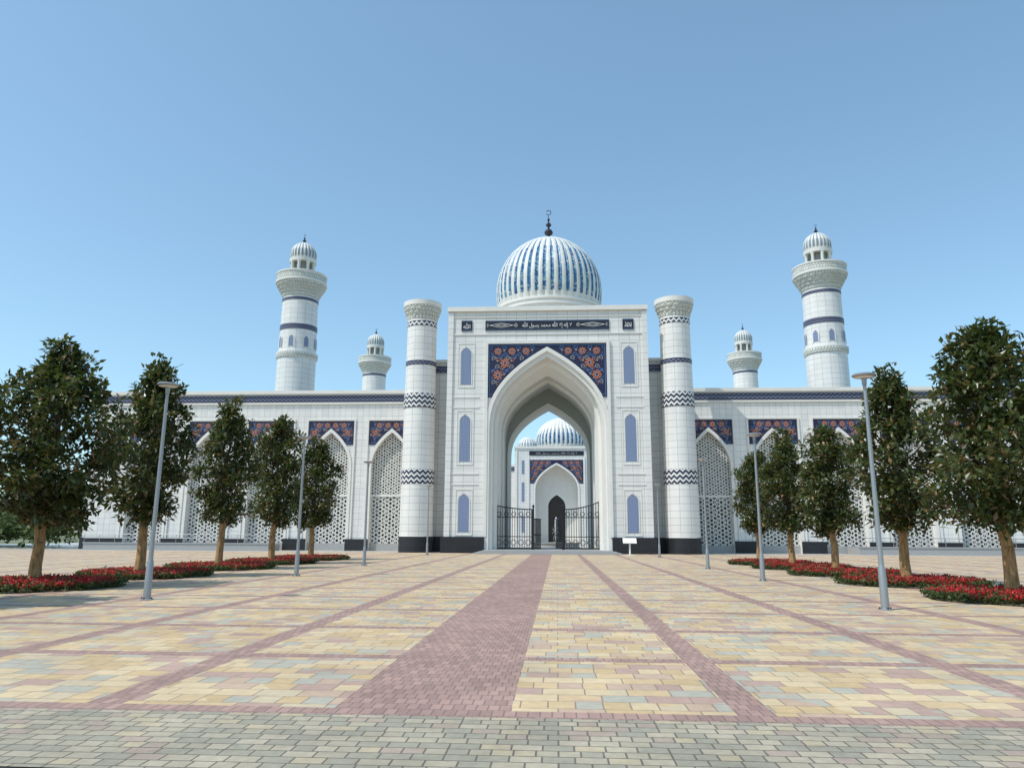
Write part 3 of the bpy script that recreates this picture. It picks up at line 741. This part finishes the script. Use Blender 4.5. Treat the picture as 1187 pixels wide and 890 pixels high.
sg = thing('information_sign', (5.9, 61.5, 0), 'small white information board on a stand before the gate', 'sign')
b = MB(); b.box(-0.30, 0.30, -0.2, 0.2, 0, 0.06, 'white'); b.tube((0,0,0.06), (0,0.0,1.0), 0.07, 0.07, 'white', 10); b.build('stand', sg)
b = MB(); b.face([(-0.55,-0.22,0.98),(0.55,-0.22,0.98),(0.55,0.2,1.38),(-0.55,0.2,1.38)], 'white'); b.face([(-0.55,0.25,1.34),(0.55,0.25,1.34),(0.55,-0.17,0.94),(-0.55,-0.17,0.94)], 'white')
b.face([(-0.55,-0.22,0.98),(0.55,-0.22,0.98),(0.55,-0.17,0.94),(-0.55,-0.17,0.94)], 'white'); b.build('board', sg)

# ------------------------------------------------------------------ trees
def leaf_mesh(name, centers, rng, per, ll, lw, mat, up=0.55, spread=0.10):
    V = []; F = []; T = []
    for (c, nrm, dark) in centers:
        base = rng.random()*0.3
        for i in range(per):
            d = Vector((rng.gauss(0,1), rng.gauss(0,1), rng.gauss(0,1)))
            if d.length < 1e-3: continue
            d = (d.normalized()+nrm*0.8+Vector((0,0,0.15))).normalized()
            L = ll*rng.uniform(0.7, 1.2); W = lw*rng.uniform(0.8, 1.2)
            p = c+Vector((rng.gauss(0,spread), rng.gauss(0,spread), rng.gauss(0,spread)))
            s_ = d.cross(Vector((rng.gauss(0,0.5), rng.gauss(0,0.5), 1))); 
            if s_.length < 1e-3: continue
            s_.normalize(); nn = s_.cross(d)
            b = len(V); mid = p+d*L*0.5-nn*L*0.04; tip = p+d*L-nn*L*0.16
            V += [p, mid+s_*W*0.5+nn*W*0.14, tip, mid-s_*W*0.5+nn*W*0.14, mid]
            F += [(b, b+1, b+4), (b+1, b+2, b+4), (b+4, b+2, b+3), (b, b+4, b+3)]
            tn = min(0.8, base+rng.random()*0.5)
            if rng.random() < 0.12: tn = rng.uniform(0.85, 1.0)
            T += [tn]*4
    me = bpy.data.meshes.new(name); me.from_pydata([tuple(v) for v in V], [], F)
    at = me.attributes.new('tone', 'FLOAT', 'FACE'); at.data.foreach_set('value', T)
    me.materials.append(M[mat]); me.update(); return me

def make_tree(seed, H, R, zb, lobes=44, dens=30):
    rng = random.Random(seed)
    tk = MB(); n = 9; pts = [(Vector((0,0,0)), 0.205)]
    for i in range(1, n+1):
        z = H*0.82*i/n; p = Vector((rng.gauss(0,0.02)*i*0.6, rng.gauss(0,0.02)*i*0.6, z)); r = 0.165*(1-0.85*(i/n)**1.2) + 0.015
        pts.append((p, r))
    for i, ((p, r), (q, s_)) in enumerate(zip(pts[:-1], pts[1:])): tk.tube(p, q, r, s_, 'bark' if i < 4 else 'branch', 10)
    def axis(z):
        t_ = min(max(z/(H*0.82)*n, 0), n-0.001); i = int(t_); return pts[i][0].lerp(pts[i+1][0], t_-i)
    key = [(0, 0.50), (0.12, 0.85), (0.3, 1.0), (0.5, 0.95), (0.7, 0.78), (0.86, 0.52), (1.0, 0.16)]
    def envf(t):
        for (a, va), (b_, vb) in zip(key[:-1], key[1:]):
            if t <= b_: return va+(vb-va)*(t-a)/(b_-a)
        return key[-1][1]
    cen = []
    for k in range(lobes):
        t_ = ((k+0.5)/lobes)**1.05
        z = zb+0.25+(H-zb-0.45)*t_
        env = R*envf(t_)*rng.uniform(0.75, 1.22)
        a = k*2.39996+rng.uniform(-0.5,0.5); lr = rng.uniform(0.32, 0.64)*(R/1.9)*(1-0.25*t_)
        rr_ = max(0, env-lr*0.7)*(rng.uniform(0.8, 1.05) if rng.random() < .8 else rng.uniform(0.2, 0.7))
        c = Vector((math.cos(a)*rr_, math.sin(a)*rr_, z+rng.uniform(-0.25,0.25)))
        zj = max(zb+0.05, z-rr_*0.6-0.2); o = axis(zj); midp = o.lerp(c, 0.55)+Vector((0,0,-0.10))
        tk.tube(o, midp, 0.05, 0.03, 'branch', 6); tk.tube(midp, c, 0.03, 0.012, 'branch', 5)
        for q in range(dens):
            d = Vector((rng.gauss(0,1), rng.gauss(0,1), rng.gauss(0,0.8))).normalized()
            rad_ = lr*rng.uniform(0.45, 1.15); cc = c+d*rad_
            if cc.z < zb: cc.z = zb+rng.random()*0.3
            cen.append((cc, d, 0))
    for q in range(int(lobes*dens*0.10)):
        t_ = rng.random()*0.9; z = zb+0.2+(H-zb)*t_*0.95; a = rng.random()*2*pi; rr_ = R*0.6*math.sqrt(rng.random())*envf(t_)
        cen.append((Vector((math.cos(a)*rr_, math.sin(a)*rr_, z)), Vector((math.cos(a), math.sin(a), 0)), 1))
    return tk.mesh('trunk'), leaf_mesh('crown', cen, rng, 8, 0.25, 0.125, 'leaf')

variants = [make_tree(11, 7.6, 2.2, 1.95, 60, 22), make_tree(23, 8.0, 1.65, 1.95, 46, 20), make_tree(37, 7.6, 1.7, 1.95, 42, 20), make_tree(58, 7.4, 1.7, 1.9, 42, 19), make_tree(71, 7.6, 2.15, 1.95, 58, 21)]
def tree(x, y, var, s, sz, rot):
    o = thing('magnolia_tree', (x, y, 0), 'broad dense magnolia tree with brown trunk in a red flower bed' if var in (0, 4) else 'slender dark green magnolia tree rising from a red flower bed', 'tree', 'magnolia trees lining the plaza')
    add('trunk', variants[var][0], o); add('crown', variants[var][1], o); o.scale = (s, s, sz); o.rotation_euler = (0,0,rot)
tree(-15.5, 21.6, 0, 0.97, 0.94, 0.3); tree(-15.4, 27.0, 1, 1.0, 1.01, 1.0); tree(-15.4, 33.5, 2, 0.92, 1.0, 2.2); tree(-15.4, 39.8, 3, 1.02, 1.05, 0.5); tree(-15.4, 46.3, 2, 1.0, 0.97, 4.1)
tree(-15.6, 15.2, 0, 0.92, 0.96, 2.0)
tree(12.1, 21.0, 4, 0.96, 0.98, 4.4); tree(12.0, 26.8, 1, 0.98, 0.93, 3.0); tree(12.0, 33.4, 3, 0.92, 0.86, 2.7); tree(12.0, 39.3, 2, 0.95, 0.90, 5.2); tree(12.0, 45.6, 3, 0.9, 0.88, 1.4)

def bed():
    rng = random.Random(9); b = MB(); n = 40; R0 = 2.2
    edge = [R0*(1+0.05*math.sin(3*2*pi*i/n+1)+0.03*math.sin(7*2*pi*i/n)) for i in range(n)]
    rings = []
    for fr_, z in ((1.0,-0.0),(0.96,0.04),(0.88,0.07),(0.5,0.09),(0.0,0.10)):
        rings.append([(math.cos(2*pi*i/n)*edge[i]*fr_, math.sin(2*pi*i/n)*edge[i]*fr_, z) for i in range(n)])
    for r in range(4):
        for i in range(n):
            j = (i+1) % n
            b.face([rings[r][i], rings[r][j], rings[r+1][j], rings[r+1][i]], 'soil')
    soil = b.mesh('soil', False)
    def pos(mx=1.0):
        a = rng.random()*2*pi; q = math.sqrt(rng.random())*mx; i = int(a/(2*pi)*n) % n
        return Vector((math.cos(a)*edge[i]*q, math.sin(a)*edge[i]*q, 0)), q
    cl = []
    for k in range(2000):
        p, q = pos(1.02); p.z = 0.06+rng.random()*0.12*(1-q**6*0.5); cl.append((p, Vector((0,0,1)), 0))
    fol = leaf_mesh('foliage', cl, rng, 5, 0.12, 0.06, 'bedleaf', spread=0.05)
    cl = []
    for k in range(2900):
        p, q = pos(0.95)
        if noise.noise(Vector((p.x*1.6, p.y*1.6, 3))) < -0.16: continue
        p.z = 0.15+rng.random()*0.10*(1-q**6*0.7); cl.append((p, Vector((0,0,1)), 0))
    flo = leaf_mesh('flowers', cl, rng, 5, 0.062, 0.048, 'petal', spread=0.035)
    return soil, fol, flo
bs, bf, bfl = bed()
for x, ys in ((-15.4, (15.2, 21.4, 27.4, 33.7, 40.0, 46.3)), (12.1, (20.4, 26.6, 32.8, 38.8, 44.0))):
    for y in ys:
        o = thing('flower_bed', (x, y, 0), 'round bed of low red flowers at the foot of a tree', 'flower bed', 'flower beds beneath the trees')
        add('soil', bs, o); add('foliage', bf, o); add('flowers', bfl, o); o.rotation_euler = (0,0,random.random()*6); o.scale = (1.03, 1.03, 0.95)

rng = random.Random(5)
def belt(x0, x1, y0, y1, n, hmin, hmax):
    cen = []
    for k in range(n):
        x = rng.uniform(x0, x1); y = rng.uniform(y0, y1); h = rng.uniform(hmin, hmax)
        for q in range(60):
            d = Vector((rng.gauss(0,1), rng.gauss(0,1), abs(rng.gauss(0,0.8)))).normalized()
            cen.append((Vector((x+d.x*h*0.7, y+d.y*h*0.7, max(0.2, h*0.35+d.z*h*0.62))), d, 0))
    me = leaf_mesh('shrubbery', cen, rng, 5, 0.7, 0.4, 'shrub', spread=0.35)
    o = add('shrubbery', me); o['kind'] = 'stuff'; o['label'] = 'belt of green shrubs and low trees beyond the plaza'; o['category'] = 'shrubs'
belt(-95, -50, 74, 92, 60, 2.5, 5.5); belt(50, 95, 74, 92, 50, 2.5, 5.0)

# ------------------------------------------------------------------ light, sky, camera
AZ = rad(-122); EL = rad(57)
d = Vector((math.sin(AZ)*math.cos(EL), math.cos(AZ)*math.cos(EL), math.sin(EL)))
sl = bpy.data.lights.new('sun', 'SUN'); sl.energy = 3.5; sl.angle = rad(0.5); sl.color = (1.0, 0.96, 0.90)
so = bpy.data.objects.new('sun', sl); COL.objects.link(so); so.rotation_euler = (-d).to_track_quat('-Z', 'Y').to_euler(); so.location = (-40, -30, 60)
W = bpy.data.worlds.new('World'); S.world = W; W.use_nodes = True; nt = W.node_tree
bg = nt.nodes['Background']; sk = nt.nodes.new('ShaderNodeTexSky'); sk.sky_type = 'NISHITA'; sk.sun_disc = False
sk.sun_elevation = EL; sk.sun_rotation = AZ; sk.altitude = 800; sk.air_density = 1.0; sk.dust_density = 1.8; sk.ozone_density = 1.2
gm = nt.nodes.new('ShaderNodeGamma'); gm.inputs[1].default_value = 0.78; nt.links.new(sk.outputs[0], gm.inputs[0])
ml = nt.nodes.new('ShaderNodeVectorMath'); ml.operation = 'MULTIPLY'; ml.inputs[1].default_value = (1.48, 1.86, 1.90); nt.links.new(gm.outputs[0], ml.inputs[0])
nt.links.new(ml.outputs[0], bg.inputs[0]); bg.inputs[1].default_value = 0.15

cd = bpy.data.cameras.new('camera'); co = bpy.data.objects.new('camera', cd); COL.objects.link(co)
cd.sensor_width = 36; cd.lens = 36*850/1187; cd.clip_end = 8000; cd.clip_start = 0.1
R = Matrix.Rotation(rad(3.5),4,'Z')@Matrix.Rotation(rad(90+11.6),4,'X')@Matrix.Rotation(rad(0.3),4,'Z')
co.matrix_world = Matrix.Translation((0,0,1.6))@R
S.camera = co
S.view_settings.view_transform = 'Standard'; S.view_settings.look = 'None'; S.view_settings.exposure = 0
